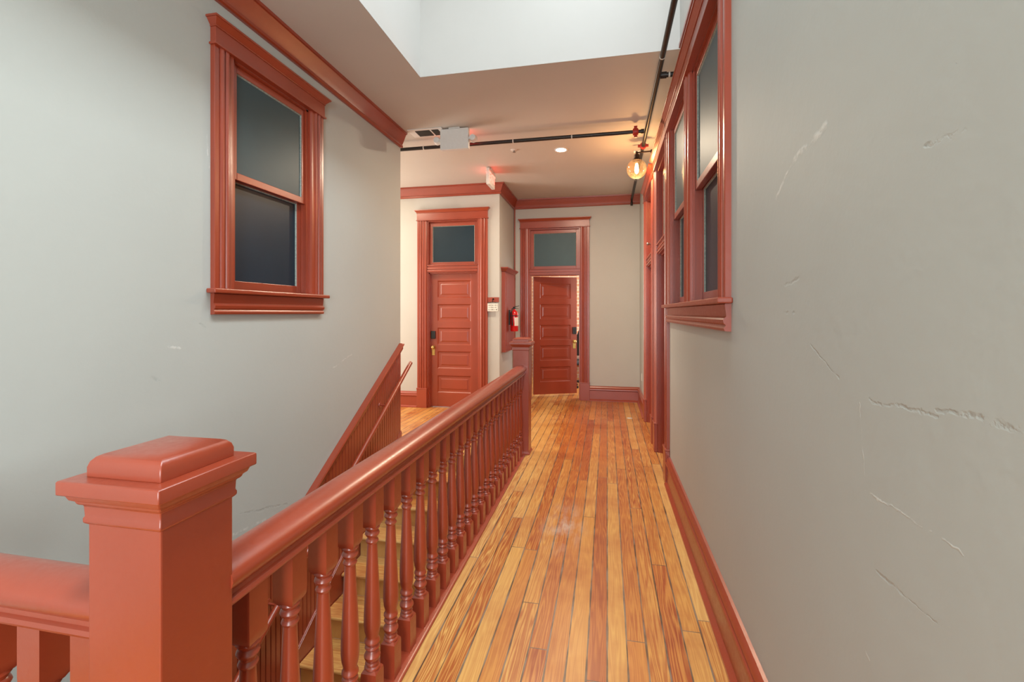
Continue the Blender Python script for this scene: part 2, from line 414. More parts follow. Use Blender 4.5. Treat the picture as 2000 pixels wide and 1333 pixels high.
L_WIN = (2.335, 3.046, 1.585, 2.94)
struct(wall(MB(), 'y', XL - 0.2, XL, YN, YC, ZB, H, [L_WIN]), 'wall_left', M_wallL)
R_W = [(2.26, 3.03, 1.515, 2.94), (3.18, 3.96, 1.515, 2.94)]
R_D = [(4.23, 5.02, 0.0, 2.93), (5.47, 6.37, 0.0, 2.93)]
struct(wall(MB(), 'y', XR, XR + 0.2, YN, YB + 0.0, 0.0, H, R_W + R_D), 'wall_right', M_wallR)
D1 = (-2.695, -1.885); D2 = (-1.295, -0.438)
struct(wall(MB(), 'x', YD, YD + 0.18, -5.0, XT - 0.18, 0, H, [(D1[0], D1[1], 0, 2.85)]), 'wall_closed_door', M_wall)
struct(wall(MB(), 'y', XT - 0.18, XT, YD, YB, 0, H), 'wall_return', M_wall)
struct(wall(MB(), 'x', YB, YB + 0.18, -2.6, XR + 0.2, 0, H, [(D2[0], D2[1], 0, 2.87)]), 'wall_back', M_wall)
struct(wall(MB(), 'y', -5.1, -5.0, YC, YD + 0.18, 0, H, [(5.0, 6.2, 0.9, 2.6)]), 'wall_side_hall', M_wall)
struct(wall(MB(), 'x', YC - 0.2, YC, -5.1, XL - 0.2, 0, H), 'wall_side_hall_near', M_wall)
struct(wall(MB(), 'x', YN - 0.1, YN, -2.36, XR + 0.2, ZB, H, [(-0.8, 0.48, 0.8, 2.75)]), 'wall_behind', M_wall)
struct(wall(MB(), 'y', XE, XE + 0.1, YN, YTOP, ZB, -0.25), 'wall_stairwell', M_wall)
struct(wall(MB(), 'x', YTOP, YTOP + 0.1, XL, XE + 0.1, ZB, -0.25), 'wall_under_landing', M_wall)
# far room
struct(wall(MB(), 'x', 10.4, 10.5, -2.6, 1.2, 0, H), 'wall_brick', M_brick)
struct(wall(MB(), 'y', -2.7, -2.6, YB, 10.5, 0, H), 'wall_far_room_left', M_wall)
struct(wall(MB(), 'y', 1.1, 1.2, YB + 0.18, 10.4, 0, H, [(8.5, 10.0, 0.8, 2.6)]), 'wall_far_room_right', M_wall)

ce = MB()
ce.box(-5.1, 0.72, SY1 + 0.003, 7.93, H, H + 0.12).box(-2.36, SX0 - 0.003, YN, SY1 + 0.003, H, H + 0.12).box(SX0 - 0.003, 0.72, YN, SY0 - 0.003, H, H + 0.12).box(-2.6, 1.2, 7.93, 10.5, H, H + 0.12).box(XR + 0.003, 0.72, SY0 - 0.003, SY1 + 0.003, H, H + 0.12)
struct(ce, 'ceiling', M_ceil)
ZS = 5.4
sh = MB()
HL = H + 0.12
sh.box(SX0 - 0.003, SX0, SY0 - 0.003, SY1 + 0.003, H, HL).box(XR, XR + 0.003, SY0 - 0.003, SY1 + 0.003, H, HL)
sh.box(SX0, XR, SY1, SY1 + 0.003, H, HL).box(SX0, XR, SY0 - 0.003, SY0, H, HL)
sh.box(SX0 - 0.1, SX0, SY0 - 0.1, SY1 + 0.1, HL, ZS).box(XR, XR + 0.1, SY0 - 0.1, SY1 + 0.1, HL, ZS)
sh.box(SX0, XR, SY1, SY1 + 0.1, HL, ZS).box(SX0, XR, SY0 - 0.1, SY0, HL, ZS)
struct(sh, 'wall_skylight_shaft', M_shaft)
# clean drywall edge faces hide the ceiling thickness
sk = empty('window_5', (0, 0, 0), kind='structure')
fr = MB()
for i in range(5):
    y = SY0 + (SY1 - SY0) * i / 4; fr.box(SX0, XR, y - 0.025, y + 0.025, ZS - 0.01, ZS + 0.04)
fr.build('skylight_frame', M_white, sk)
MB().box(-0.40, XR, SY0, SY1, ZS + 0.045, ZS + 0.05).build('pane', M_clear, sk)
MB().box(SX0 - 0.1, -0.40, SY0 - 0.1, SY1 + 0.1, ZS + 0.0401, ZS + 0.10).build('added_shaft_cover', M_shaft, sk)  # unseen cover added to narrow the skylight to the shifted lamp
wb = empty('window_4', (0, 0, 0), kind='structure')  # unseen window, added to go with the fill lamp behind the camera
fr = MB(); fr.box(-0.8, 0.48, YN - 0.08, YN - 0.02, 1.75, 1.8)
for x in (-0.8, -0.18, 0.43): fr.box(x, x + 0.05, YN - 0.08, YN - 0.02, 0.8, 2.75)
fr.build('window_frame', RED, wb); MB().box(-0.8, 0.48, YN - 0.06, YN - 0.055, 0.8, 2.75).build('pane', M_clear, wb)
wb = empty('window_6', (0, 0, 0), kind='structure')  # unseen window standing behind the side hall fill lamp
fr = MB(); fr.box(-5.08, -5.02, 5.0, 6.2, 1.72, 1.77).box(-5.08, -5.02, 5.0, 5.05, 0.9, 2.6).box(-5.08, -5.02, 6.15, 6.2, 0.9, 2.6)
fr.build('window_frame', RED, wb); MB().box(-5.06, -5.055, 5.0, 6.2, 0.9, 2.6).build('pane', M_clear, wb)
wb = empty('window_7', (0, 0, 0), kind='structure')  # unseen window, added to go with the far room fill lamp
fr = MB(); fr.box(1.12, 1.18, 8.5, 10.0, 1.7, 1.75).box(1.12, 1.18, 8.5, 8.55, 0.8, 2.6).box(1.12, 1.18, 9.95, 10.0, 0.8, 2.6)
fr.build('window_frame', RED, wb); MB().box(1.14, 1.145, 8.5, 10.0, 0.8, 2.6).build('pane', M_clear, wb)

# ------------------------------------------------------------------ mouldings
CROWN = [(0, -0.155), (0.018, -0.155), (0.030, -0.148), (0.030, -0.132), (0.022, -0.126), (0.024, -0.118), (0.040, -0.085), (0.056, -0.045), (0.066, -0.022), (0.078, -0.020), (0.080, -0.001), (0, -0.001)]
BASE = [(0, 0.0), (0.046, 0.0), (0.046, 0.012), (0.034, 0.022), (0.024, 0.030), (0.022, 0.165), (0.028, 0.170), (0.036, 0.180), (0.034, 0.192), (0.026, 0.200), (0.030, 0.212), (0.024, 0.228), (0.012, 0.240), (0, 0.244)]
struct(MB().sweep(CROWN, [(XL, YN, H), (XL, YC, H)]), 'trim_1', RED, smooth=25)
struct(MB().sweep(CROWN, [(-5.0, YD, H), (XT, YD, H), (XT, YB, H), (XR, YB, H)]), 'trim_2', RED, smooth=25)
struct(MB().sweep(BASE, [(XR, 4.08, 0), (XR, YN, 0)]), 'baseboard_right', RED, smooth=25)
struct(MB().sweep(BASE, [(D2[1] + 0.155, YB, 0), (XR, YB, 0), (XR, 6.525, 0)]), 'baseboard_back', RED, smooth=25)
struct(MB().sweep(BASE, [(-5.0, YD, 0), (D1[0] - 0.155, YD, 0)]), 'baseboard_left', RED, smooth=25)
struct(MB().sweep(BASE, [(D1[1] + 0.155, YD, 0), (XT, YD, 0), (XT, YB, 0), (D2[0] - 0.155, YB, 0)]), 'baseboard_return', RED, smooth=25)
struct(MB().box(XR - 0.012, XR - 0.0005, SY0, SY1 - 0.03, H - 0.010, H + 0.016), 'trim_3', RED)     # thin line where shaft meets old wall
struct(MB().tube([(XT + 0.018, YB - 0.018, 0.24), (XT + 0.018, YB - 0.018, H - 0.15)], 0.012), 'trim_4', RED, smooth=40)

CAS = [(0, 0), (0, .024), (.004, .027), (.030, .027), (.034, .021), (.040, .021), (.044, .030), (.052, .035), (.060, .035), (.066, .029), (.070, .022), (.078, .022),
       (.082, .029), (.090, .034), (.098, .033), (.104, .026), (.110, .023), (.140, .023), (.146, .018), (.15, .014), (.15, 0)]
def casing(x0, z0, z1, flip=False, w=0.15):
    m = MB(); k = w / 0.15
    pts = [((x0 + w - a * k) if flip else (x0 + a * k), -b) for a, b in CAS]
    return m.prism(pts, 'z', z0, z1)
def head(m, x0, x1, z0, h=0.15):
    m.box(x0 - 0.012, x1 + 0.012, -0.044, 0, z0, z0 + 0.012)
    m.box(x0 - 0.002, x1 + 0.002, -0.036, 0, z0 + 0.012, z0 + h - 0.05)
    m.box(x0 - 0.006, x1 + 0.006, -0.042, 0, z0 + h - 0.05, z0 + h - 0.042)
    m.frustum((x0 - 0.004, x1 + 0.004, -0.040, 0), (x0 - 0.028, x1 + 0.028, -0.066, 0), z0 + h - 0.042, z0 + h - 0.012)
    m.box(x0 - 0.034, x1 + 0.034, -0.072, 0, z0 + h - 0.012, z0 + h); return m
APRON = [(0, 0), (-0.022, 0), (-0.026, -0.004), (-0.020, -0.055), (-0.026, -0.062), (-0.034, -0.070), (-0.030, -0.085), (-0.022, -0.092), (-0.024, -0.098), (-0.030, -0.106), (-0.026, -0.118), (0, -0.12)]
def sash(par, name, x0, x1, z0, z1, y, st, top, bot, pane=M_pane, t=0.035):
    m = MB(); m.box(x0, x0 + st, y, y + t, z0, z1).box(x1 - st, x1, y, y + t, z0, z1).box(x0 + st, x1 - st, y, y + t, z0, z0 + bot).box(x0 + st, x1 - st, y, y + t, z1 - top, z1)
    s = m.build(name, RED, par, bevel=0.003)
    MB().box(x0 + st, x1 - st, y + 0.012, y + 0.018, z0 + bot, z1 - top).build('pane', pane, s)
    p = MB(); a, b, c, d = x0 + st, x1 - st, z0 + bot, z1 - top
    for q in ((a, c, a, d), (b, c, b, d)):
        sx = 1 if q[0] == a else -1
        p.prism([(q[0], y + 0.004), (q[0], y + 0.012), (q[0] + sx * 0.007, y + 0.012)], 'z', c, d)
    p.prism([(y + 0.004, d), (y + 0.012, d), (y + 0.012, d - 0.007)], 'x', a, b)
    p.build('putty', M_putty, s)
    return s
def window(n, loc, rz, opens, v0, v1, panes, meet):
    W = empty('window_%d' % n, loc, rz, kind='structure')
    x0, x1 = opens[0][0] - 0.15, opens[-1][1] + 0.15
    casing(x0, v0, v1).build('casing', RED, W, smooth=30)
    for i in range(len(opens) - 1): casing(opens[i][1], v0, v1, w=opens[i + 1][0] - opens[i][1]).build('casing', RED, W, smooth=30)
    casing(opens[-1][1], v0, v1, flip=True).build('casing', RED, W, smooth=30)
    head(MB(), x0, x1, v1).build('head_casing', RED, W, bevel=0.002)
    st = MB().box(x0 - 0.03, x1 + 0.03, -0.062, 0, v0 - 0.026, v0)
    for a, b in opens: st.box(a, b, 0, 0.12, v0 - 0.026, v0)
    st.build('sill', RED, W, bevel=0.006)
    MB().prism([(y, v0 - 0.026 + z) for y, z in APRON], 'x', x0, x1).build('apron', RED, W, smooth=30)
    for (a, b), pn in zip(opens, panes):
        j = MB().box(a - 0.001, a + 0.012, 0, 0.13, v0, v1).box(b - 0.012, b + 0.001, 0, 0.13, v0, v1).box(a, b, 0, 0.13, v1 - 0.012, v1 + 0.001)
        j.box(a + 0.012, a + 0.024, 0.0, 0.012, v0, v1).box(b - 0.024, b - 0.012, 0.0, 0.012, v0, v1)
        j.build('jamb', RED, W)
        sash(W, 'upper_sash', a + 0.012, b - 0.012, meet, v1 - 0.012, 0.014, 0.042, 0.042, 0.045, pn[0])
        sash(W, 'lower_sash', a + 0.012, b - 0.012, v0, meet + 0.03, 0.054, 0.042, 0.03, 0.058, pn[1])
    return W
# left wall: local x = world Y ; right wall: local x = Y1 - Y
window(1, (XL, 0, 0), PI / 2, [(L_WIN[0], L_WIN[1])], L_WIN[2], L_WIN[3], [(M_pane3, M_pane)], 2.245)
window(2, (XR, 0, 0), -PI / 2, [(-3.96, -3.18), (-3.03, -2.26)], 1.515, 2.94, [(M_pane3, M_pane), (M_pane2, M_pane)], 2.20)

def panel_leaf(W, Hh, panels, t=0.042, stile=0.115):
    m = MB()
    m.box(0, stile, -t / 2, t / 2, 0, Hh).box(W - stile, W, -t / 2, t / 2, 0, Hh)
    zs = [0]
    for a, b in panels: zs += [a, b]
    zs.append(Hh)
    for i in range(0, len(zs), 2): m.box(stile, W - stile, -t / 2, t / 2, zs[i], zs[i + 1])
    for a, b in panels:
        m.box(stile, W - stile, -0.006, 0.006, a, b)
        for s in (-1, 1):
            x0, x1 = stile, W - stile; q = 0.014; f = s * (t / 2 - 0.001); g = s * 0.007
            # sloped moulding
            o = [(x0, f, a), (x1, f, a), (x1, f, b), (x0, f, b)]; n = [(x0 + q, g, a + q), (x1 - q, g, a + q), (x1 - q, g, b - q), (x0 + q, g, b - q)]
            m.add(o + n, [(0, 1, 5, 4), (1, 2, 6, 5), (2, 3, 7, 6), (3, 0, 4, 7)])
            # raised field
            p = 0.045; r = 0.062; h = s * 0.013
            o = [(x0 + p, g, a + p), (x1 - p, g, a + p), (x1 - p, g, b - p), (x0 + p, g, b - p)]; n = [(x0 + r, h, a + r), (x1 - r, h, a + r), (x1 - r, h, b - r), (x0 + r, h, b - r)]
            m.add(o + n, [(0, 1, 5, 4), (1, 2, 6, 5), (2, 3, 7, 6), (3, 0, 4, 7), (4, 5, 6, 7)])
    return m
PANELS = [(0.215, 0.475), (0.585, 0.845), (0.945, 1.205), (1.305, 1.565), (1.665, 1.925)]
def hardware(leaf, x, side=-1):
    # escutcheon, knob, keypad on the local -y face
    y = -0.021
    e = MB(); e.loft([[(x + a * (1 - k), y - d, 0.86 + b + 0.0) for a, b in ((-0.026, -0.075), (0.026, -0.075), (0.026, 0.075), (-0.026, 0.075))] for d, k in ((0, 0), (0.004, 0), (0.006, 0.15))])
    p = e.build('lock_plate', M_brass, leaf, bevel=0.002); p['label'] = 'brass lock plate'
    MB().lathe([(0, 0.010), (-0.022, 0.010), (-0.026, 0.022), (-0.036, 0.029), (-0.048, 0.027), (-0.056, 0.016), (-0.058, 0.002)], cx=x, cy=y, cz=0.905, axis='y').build('door_knob', M_brass, leaf, smooth=40)
    MB().box(x - 0.036, x + 0.036, y - 0.028, y, 1.04, 1.16).build('keypad', M_keypad, leaf, bevel=0.008)['label'] = 'black electronic keypad lock'
def door(n, loc, rz, x0, x1, v1, pane, leafw=None, swing=0.0, hinge='l', leaf_y=0.09, hand='l', trans=(2.06, 2.16), hs=0.15, leafz=0.008):
    D = empty('door_%d' % n, loc, rz, kind='structure')
    for a, fl_ in ((x0 - 0.15, False), (x1, True)):
        casing(a, 0.30, v1, fl_).build('casing', RED, D, smooth=30)
        b = MB().box(a - 0.006, a + 0.156, -0.038, 0, 0, 0.282); b.box(a - 0.010, a + 0.160, -0.042, 0, 0.282, 0.30)
        b.build('plinth_block', RED, D, bevel=0.004)
    head(MB(), x0 - 0.15, x1 + 0.15, v1, hs + 0.01).build('head_casing', RED, D, bevel=0.002)
    j = MB().box(x0 - 0.001, x0 + 0.02, 0, 0.18, 0, v1).box(x1 - 0.02, x1 + 0.001, 0, 0.18, 0, v1).box(x0 + 0.02, x1 - 0.02, 0, 0.18, v1 - 0.02, v1 + 0.001)
    if not swing: j.box(x0 + 0.02, x0 + 0.034, 0.03, leaf_y - 0.021, 0, trans[0]).box(x1 - 0.034, x1 - 0.02, 0.03, leaf_y - 0.021, 0, trans[0]).box(x0 + 0.02, x1 - 0.02, 0.03, leaf_y - 0.021, trans[0] - 0.016, trans[0])
    j.build('jamb', RED, D)
    tb = MB().box(x0 + 0.02, x1 - 0.02, 0.0, 0.15, trans[0], trans[1])
    tb.box(x0 + 0.005, x1 - 0.005, -0.014, 0.02, trans[0] + 0.012, trans[0] + 0.034).box(x0 + 0.005, x1 - 0.005, -0.010, 0.02, trans[0] + 0.052, trans[0] + 0.066).box(x0 + 0.005, x1 - 0.005, -0.016, 0.02, trans[1] - 0.014, trans[1])
    tb.build('transom_bar', RED, D, bevel=0.003)
    sash(D, 'transom_window', x0 + 0.02, x1 - 0.02, trans[1], v1 - 0.02, 0.045, 0.052, 0.06, 0.045, pane)
    w = (x1 - x0) - (0.070 if swing else 0.048)
    lw = empty('door_leaf', (0, 0, 0), parent=D)
    hh = trans[0] - 0.006 - leafz
    leaf = panel_leaf(w, hh, [(a * hh / 2.04, b * hh / 2.04) for a, b in PANELS])
    C.objects.unlink(lw); bpy.data.objects.remove(lw)
    o = leaf.build('door_leaf', RED, D, bevel=0.0015)
    o.location = (x0 + (0.045 if swing else 0.024), leaf_y, leafz); o.rotation_euler.z = swing
    hardware(o, 0.05 if hand == 'l' else w - 0.05)
    return D, o
door(1, (0, YD, 0), 0, D1[0], D1[1], 2.85, M_pane, hand='l', trans=(2.06, 2.175), leaf_y=0.10)
door(2, (0, YB, 0), 0, D2[0], D2[1], 2.87, M_pane2, swing=math.radians(24), hand='r', leaf_y=0.16, leafz=0.035, trans=(2.075, 2.19))
door(3, (XR, 0, 0), -PI / 2, -5.02, -4.23, 2.93, M_pane, hand='l', leaf_y=0.14, trans=(2.05, 2.16))
door(4, (XR, 0, 0), -PI / 2, -6.37, -5.47, 2.93, M_pane, hand='l', leaf_y=0.14, trans=(2.05, 2.16))

# ------------------------------------------------------------------ staircase
NST = 16
st = empty('staircase', (-1.55, YTOP, ZB), label='straight flight of honey pine steps going down between wainscot and balustrade', cat='staircase')
inv = Matrix.Translation((1.55, -YTOP, -ZB))
for n in range(1, NST):
    yn = YTOP - RUN * n; z = -RISE * n
    m = MB().prism([(yn, z - 0.028), (yn - 0.012, z - 0.022), (yn - 0.016, z - 0.014), (yn - 0.012, z - 0.004), (yn, z), (yn + RUN + 0.01, z), (yn + RUN + 0.01, z - 0.028)], 'x', XL + 0.042, XE - 0.003)
    m.xform(inv).build('tread', M_tread, st, smooth=50)
for n in range(1, NST + 1):
    yn = YTOP - RUN * (n - 1); z = -RISE * (n - 1)
    MB().box(XL + 0.042, XE - 0.003, yn + 0.012, yn + 0.03, z - RISE, z - (0.028 if n > 1 else 0.03)).xform(inv).build('riser', M_tread, st)
# wainscot on the stair wall
WY0, WY1 = 0.55, 4.56
capz = lambda y: 1.075 + (y - 4.53) * 0.648
strz = lambda y: 0.185 + (y - 4.55) * 0.665
wsn = empty('wainscot', (XL + 0.002, WY1, -1.5), label='red beadboard wainscot running down the stair along the grey wall', cat='wall panelling')
inv = Matrix.Translation((-XL, -WY1, 1.5))
bb = MB(); y = WY1; pw = 0.046
while y > WY0:
    y0 = max(y - pw, WY0)
    ring = lambda x, ya, yb: [(x, ya, strz(ya) - 0.02), (x, yb, strz(yb) - 0.02), (x, yb, capz(yb)), (x, ya, capz(ya))]
    e = 0.005
    bb.loft([ring(XL + 0.001, y0, y), ring(XL + 0.008, y0, y), ring(XL + 0.008, y0 + 0.002, y - 0.002), ring(XL + 0.018, y0 + 0.003, y - 0.003), ring(XL + 0.022, y0 + e, y - e)])
    mid = y0 + 0.012
    y -= pw
bb.xform(inv).build('beadboard_panel', RED, wsn)
CAPP = [(0, -0.055), (0.024, -0.055), (0.028, -0.045), (0.030, -0.020), (0.040, -0.012), (0.052, 0.0), (0.056, 0.010), (0.050, 0.020), (0.0, 0.022)]
MB().sweep(CAPP, [(XL, WY0, capz(WY0)), (XL, WY1 + 0.02, capz(WY1 + 0.02))]).xform(inv).build('wainscot_cap', RED, wsn, smooth=30)
sk_ = MB(); pts = lambda x: [(x, WY0, strz(WY0) - 0.50), (x, YTOP - 0.003, strz(YTOP) - 0.50), (x, YTOP - 0.003, 0.002), (x, WY1, 0.002), (x, WY1, strz(WY1)), (x, WY0, strz(WY0))]
sk_.loft([pts(XL + 0.001), pts(XL + 0.034)])
sk_.loft([[(x, WY0, strz(WY0) + a) , (x, WY1, strz(WY1) + a), (x, WY1, strz(WY1) + a + 0.012), (x, WY0, strz(WY0) + a + 0.012)] for x, a in ((XL + 0.001, 0), (XL + 0.030, 0))])
sk_.xform(inv).build('skirt_board', RED, wsn, bevel=0.003)
# handrail on the stair wall
hz = lambda y: 0.895 + (y - 4.53) * 0.655
hr = empty('stair_handrail', (XL + 0.13, 4.56, hz(4.56)), label='slim round red handrail bracketed to the beadboard beside the stair', cat='handrail')
inv = Matrix.Translation((-(XL + 0.13), -4.56, -hz(4.56)))
MB().tube([(XL + 0.13, y, hz(y)) for y in (0.6, 2.0, 3.4, 4.57)], 0.021).xform(inv).build('rail', RED, hr, smooth=40)
for y in (4.10, 2.6, 1.1):
    b = MB().lathe([(0.0255, 0.028), (0.030, 0.026), (0.033, 0.012)], cx=XL, cy=y, cz=hz(y) - 0.05, axis='x')
    b.tube([(XL + 0.026, y, hz(y) - 0.05), (XL + 0.09, y, hz(y) - 0.055), (XL + 0.12, y, hz(y) - 0.045), (XL + 0.13, y, hz(y) - 0.02)], 0.008)
    b.xform(inv).build('bracket', RED, hr, smooth=40)

# ------------------------------------------------------------------ balustrade
RAIL_R = [(.040, .820), (.050, .822), (.054, .829), (.051, .837), (.044, .841), (.043, .850), (.048, .856), (.056, .864), (.060, .876), (.058, .888), (.050, .898), (.034, .906), (.014, .911)]
RAIL = RAIL_R + [(-a, b) for a, b in reversed(RAIL_R)]
def baluster_mesh():
    m = MB(); h = 0.030
    m.sqstack([(0.0, h), (0.128, h), (0.140, h * 0.96), (0.150, h * 0.72)])
    m.sqstack([(0.664, h * 0.72), (0.676, h * 0.97), (0.694, h), (0.822, h)])
    P = [(0.140, .020), (0.146, .025), (0.151, .0285), (0.156, .027), (0.160, .022), (0.164, .021), (0.168, .0255), (0.172, .024), (0.175, .020),
         (0.180, .024), (0.188, .0285), (0.195, .0295), (0.203, .026), (0.210, .020), (0.214, .018), (0.218, .022), (0.224, .027), (0.230, .025), (0.234, .020),
         (0.238, .024), (0.245, .028), (0.252, .027), (0.258, .023), (0.266, .0225), (0.285, .0275), (0.310, .0300), (0.345, .0298), (0.400, .0275), (0.470, .0240), (0.540, .0205), (0.595, .0180), (0.604, .0178),
         (0.608, .021), (0.613, .023), (0.618, .021), (0.622, .018), (0.628, .018), (0.633, .023), (0.640, .0265), (0.647, .024), (0.651, .020), (0.657, .024), (0.663, .0275), (0.670, .025), (0.674, .020)]
    return m.lathe(P, n=20)
def newel(par, x, y, name='newel_post'):
    h = 0.0815
    o = MB().sqstack([(0, h + 0.012), (0.012, h + 0.012), (0.03, h), (1.075, h)]).build(name, RED, par, loc=(x, y, 0), bevel=0.003)
    c = MB().sqstack([(1.062, h + 0.001), (1.066, h + 0.006), (1.074, h + 0.006), (1.078, h + 0.004), (1.098, h + 0.005), (1.102, h + 0.012), (1.108, h + 0.014), (1.112, h + 0.020), (1.122, h + 0.024), (1.124, h + 0.032), (1.147, h + 0.032), (1.150, h + 0.030)])
    c.sqstack([(1.149, h + 0.002), (1.168, h + 0.002), (1.178, h - 0.001), (1.185, h - 0.007), (1.189, h - 0.016), (1.192, h - 0.03)])
    c.build('newel_cap', RED, o, bevel=0.002, smooth=35)
    return o
XB0, XB1 = -0.837, -0.866           # balustrade centre line near and far, it is slightly out of true
NY0, NY1 = 0.765, 4.74
bx = lambda y: XB0 + (XB1 - XB0) * (y - NY0) / (NY1 - NY0)
bal = empty('balustrade', (XB0, NY0, 0), label='long red balustrade of turned balusters beside the hall floor', cat='balustrade')
L0 = Vector((XB0, NY0, 0)); inv = Matrix.Translation(-L0)
pn = newel(bal, -0.864 - XB0, 0.002); pn.location.z = -0.005; pf = newel(bal, XB1 - XB0, NY1 - NY0)
MB().sweep(RAIL, [(bx(NY0), NY0 + 0.078, 0), (bx(NY1), NY1 - 0.078, 0)]).xform(inv).build('handrail', RED, bal, smooth=35)
BP = [(-0.085, -0.03), (0.052, -0.03), (0.052, 0.0), (0.054, 0.006), (0.050, 0.010), (0.042, 0.012), (-0.078, 0.016), (-0.085, 0.012)]
MB().sweep([(a, b) for a, b in BP if b >= -0.001 or True], [(bx(YW), YW + 0.045, 0), (bx(NY1), NY1 - 0.07, 0)]).xform(inv).build('base_rail', RED, bal, smooth=35)
bmesh_b = baluster_mesh(); b0 = bmesh_b.build('baluster', RED, bal, smooth=30)
Ys = [0.955 + 0.1510 * k for k in range(25)]
for i, y in enumerate(Ys):
    o = b0 if i == 0 else b0.copy()
    if i: C.objects.link(o)
    o.location = (bx(y) - XB0 + 0.0, y - NY0, 0.004)
# short return at the head of the stair well, nearest the camera
bal2 = empty('balustrade', (XL, NY0, -0.006), label='short red balustrade meeting the near newel post, running to the left wall', cat='balustrade')
MB().sweep(RAIL, [(XL + 0.002, NY0, 0), (-0.948, NY0, 0)]).xform(Matrix.Translation((-XL, -NY0, 0))).build('handrail', RED, bal2, smooth=35)
MB().box(XL + 0.002, -0.962, NY0 - 0.06, NY0 + 0.06, 0.0, 0.022).xform(Matrix.Translation((-XL, -NY0, 0))).build('base_rail', RED, bal2, bevel=0.005)
x = -1.030
while x > XL + 0.05:
    o = b0.copy(); C.objects.link(o); o.parent = bal2; o.location = (x - XL, 0, 0.004); x -= 0.140
tag(MB().box(-0.95, -0.93, YW + 0.001, YTOP - 0.001, -0.25, -0.035).build('fascia_board', RED, loc=(0, 0, 0)), kind='structure')
bpy.data.objects['fascia_board'].name = 'trim_5'

# ------------------------------------------------------------------ sprinkler pipes
PX, PZ = 0.385, 3.275
mp = empty('sprinkler_pipe', (PX, 4.83, PZ), label='long black sprinkler pipe running down the hall above the right-hand windows', cat='pipe')
T = Matrix.Translation((-PX, -4.83, -PZ))
MB().tube([(PX, YN, PZ), (PX, 7.62, PZ), (PX, 7.665, PZ - 0.012), (PX, 7.69, PZ - 0.05), (PX, 7.69, PZ - 0.10)], 0.019).xform(T).build('pipe', M_black, mp, smooth=40)
MB().tube([(PX + 0.01, 3.72, PZ), (XR - 0.002, 3.72, PZ)], 0.019).tube([(PX + 0.015, 3.72, PZ), (PX + 0.06, 3.72, PZ)], 0.025).xform(T).build('branch_pipe', M_black, mp, smooth=40)
def ring(par, p, axis, r=0.0205, w=0.006, mat=M_tape, name='pipe_mark'):
    return MB().lathe([(-w, r), (w, r)], cx=p[0], cy=p[1], cz=p[2], axis=axis, n=20).xform(T).build(name, mat, par, smooth=40)
ring(mp, (PX, 3.45, PZ), 'y'); ring(mp, (PX, 6.55, PZ), 'y'); ring(mp, (PX + 0.08, 3.72, PZ), 'x')
def coupling(par, p, axis):
    m = MB().lathe([(-0.028, 0.024), (-0.026, 0.032), (-0.012, 0.036), (0.012, 0.036), (0.026, 0.032), (0.028, 0.024)], cx=p[0], cy=p[1], cz=p[2], axis=axis, n=20)
    for s in (-1, 1):
        if axis == 'x': m.box(p[0] - 0.016, p[0] + 0.016, p[1] - 0.012, p[1] + 0.012, *sorted((p[2] + s * 0.030, p[2] + s * 0.058)))
        else: m.box(*sorted((p[0] + s * 0.030, p[0] + s * 0.056)), p[1] - 0.016, p[1] + 0.016, p[2] - 0.012, p[2] + 0.012)
    m.xform(T).build('pipe_coupling', M_cred, par, smooth=35, bevel=0.002)['label'] = 'red bolted coupling'
coupling(mp, (PX, 5.25, PZ), 'y')
cp = empty('sprinkler_pipe', (-0.9, 4.83, PZ), label='black sprinkler pipe crossing under the ceiling above the exit sign', cat='pipe')
T0 = T; T = Matrix.Translation((0.9, -4.83, -PZ))
MB().tube([(-4.99, 4.83, PZ), (PX - 0.0225, 4.83, PZ)], 0.019).xform(T).build('pipe', M_black, cp, smooth=40)
MB().tube([(PX - 0.055, 4.83, PZ), (PX - 0.0225, 4.83, PZ)], 0.024).xform(T).build('tee', M_black, cp, smooth=40)
coupling(cp, (0.28, 4.83, PZ), 'x')
for xx in (-1.99, -0.98, -0.36): ring(cp, (xx, 4.83, PZ), 'x')

# ------------------------------------------------------------------ globe sconce
GX, GY, GZ = 0.318, 5.28, 3.035
sc = empty('wall_sconce', (XR, GY, 3.22), label='clear round globe lamp with glowing filament bulb, on a bronze arm above the doors', cat='lamp')
T = Matrix.Translation((-XR, -GY, -3.22))
MB().lathe([(0, 0.055), (-0.012, 0.055), (-0.022, 0.045), (-0.028, 0.02), (-0.05, 0.018), (-0.052, 0.0)], cx=XR, cy=GY, cz=3.22, axis='x', n=24).xform(T).build('wall_plate', M_bronze, sc, smooth=35)
a = MB().tube([(XR - 0.04, GY, 3.22), (GX, GY, 3.215)], 0.008).lathe([(-0.014, 0.0), (-0.012, 0.012), (0.012, 0.012), (0.014, 0.0)], cx=GX, cy=GY, cz=3.215)
a.xform(T).build('arm', M_bronze, sc, smooth=40)
MB().lathe([(3.21, 0.010), (3.195, 0.018), (3.19, 0.030), (3.155, 0.032), (3.148, 0.042), (3.128, 0.044), (3.126, 0.0)], cx=GX, cy=GY).xform(T).build('socket', M_bronze, sc, smooth=35)
R = 0.108
MB().lathe([(GZ + R * math.cos(t), max(R * math.sin(t), 0.0005)) for t in [math.radians(20 + 8 * i) for i in range(21)]], cx=GX, cy=GY, n=40).xform(T).build('globe', M_globe, sc, smooth=80)
fb = MB().lathe([(GZ + 0.06, 0.013), (GZ + 0.045, 0.014), (GZ + 0.02, 0.020), (GZ - 0.02, 0.024), (GZ - 0.045, 0.016), (GZ - 0.055, 0.002)], cx=GX, cy=GY, n=20)
fb.xform(T).build('bulb', M_fil, sc, smooth=60)
pl = bpy.data.lights.new('sconce_glow', 'POINT'); pl.energy = 13; pl.color = (1.0, 0.58, 0.26); pl.shadow_soft_size = 0.035
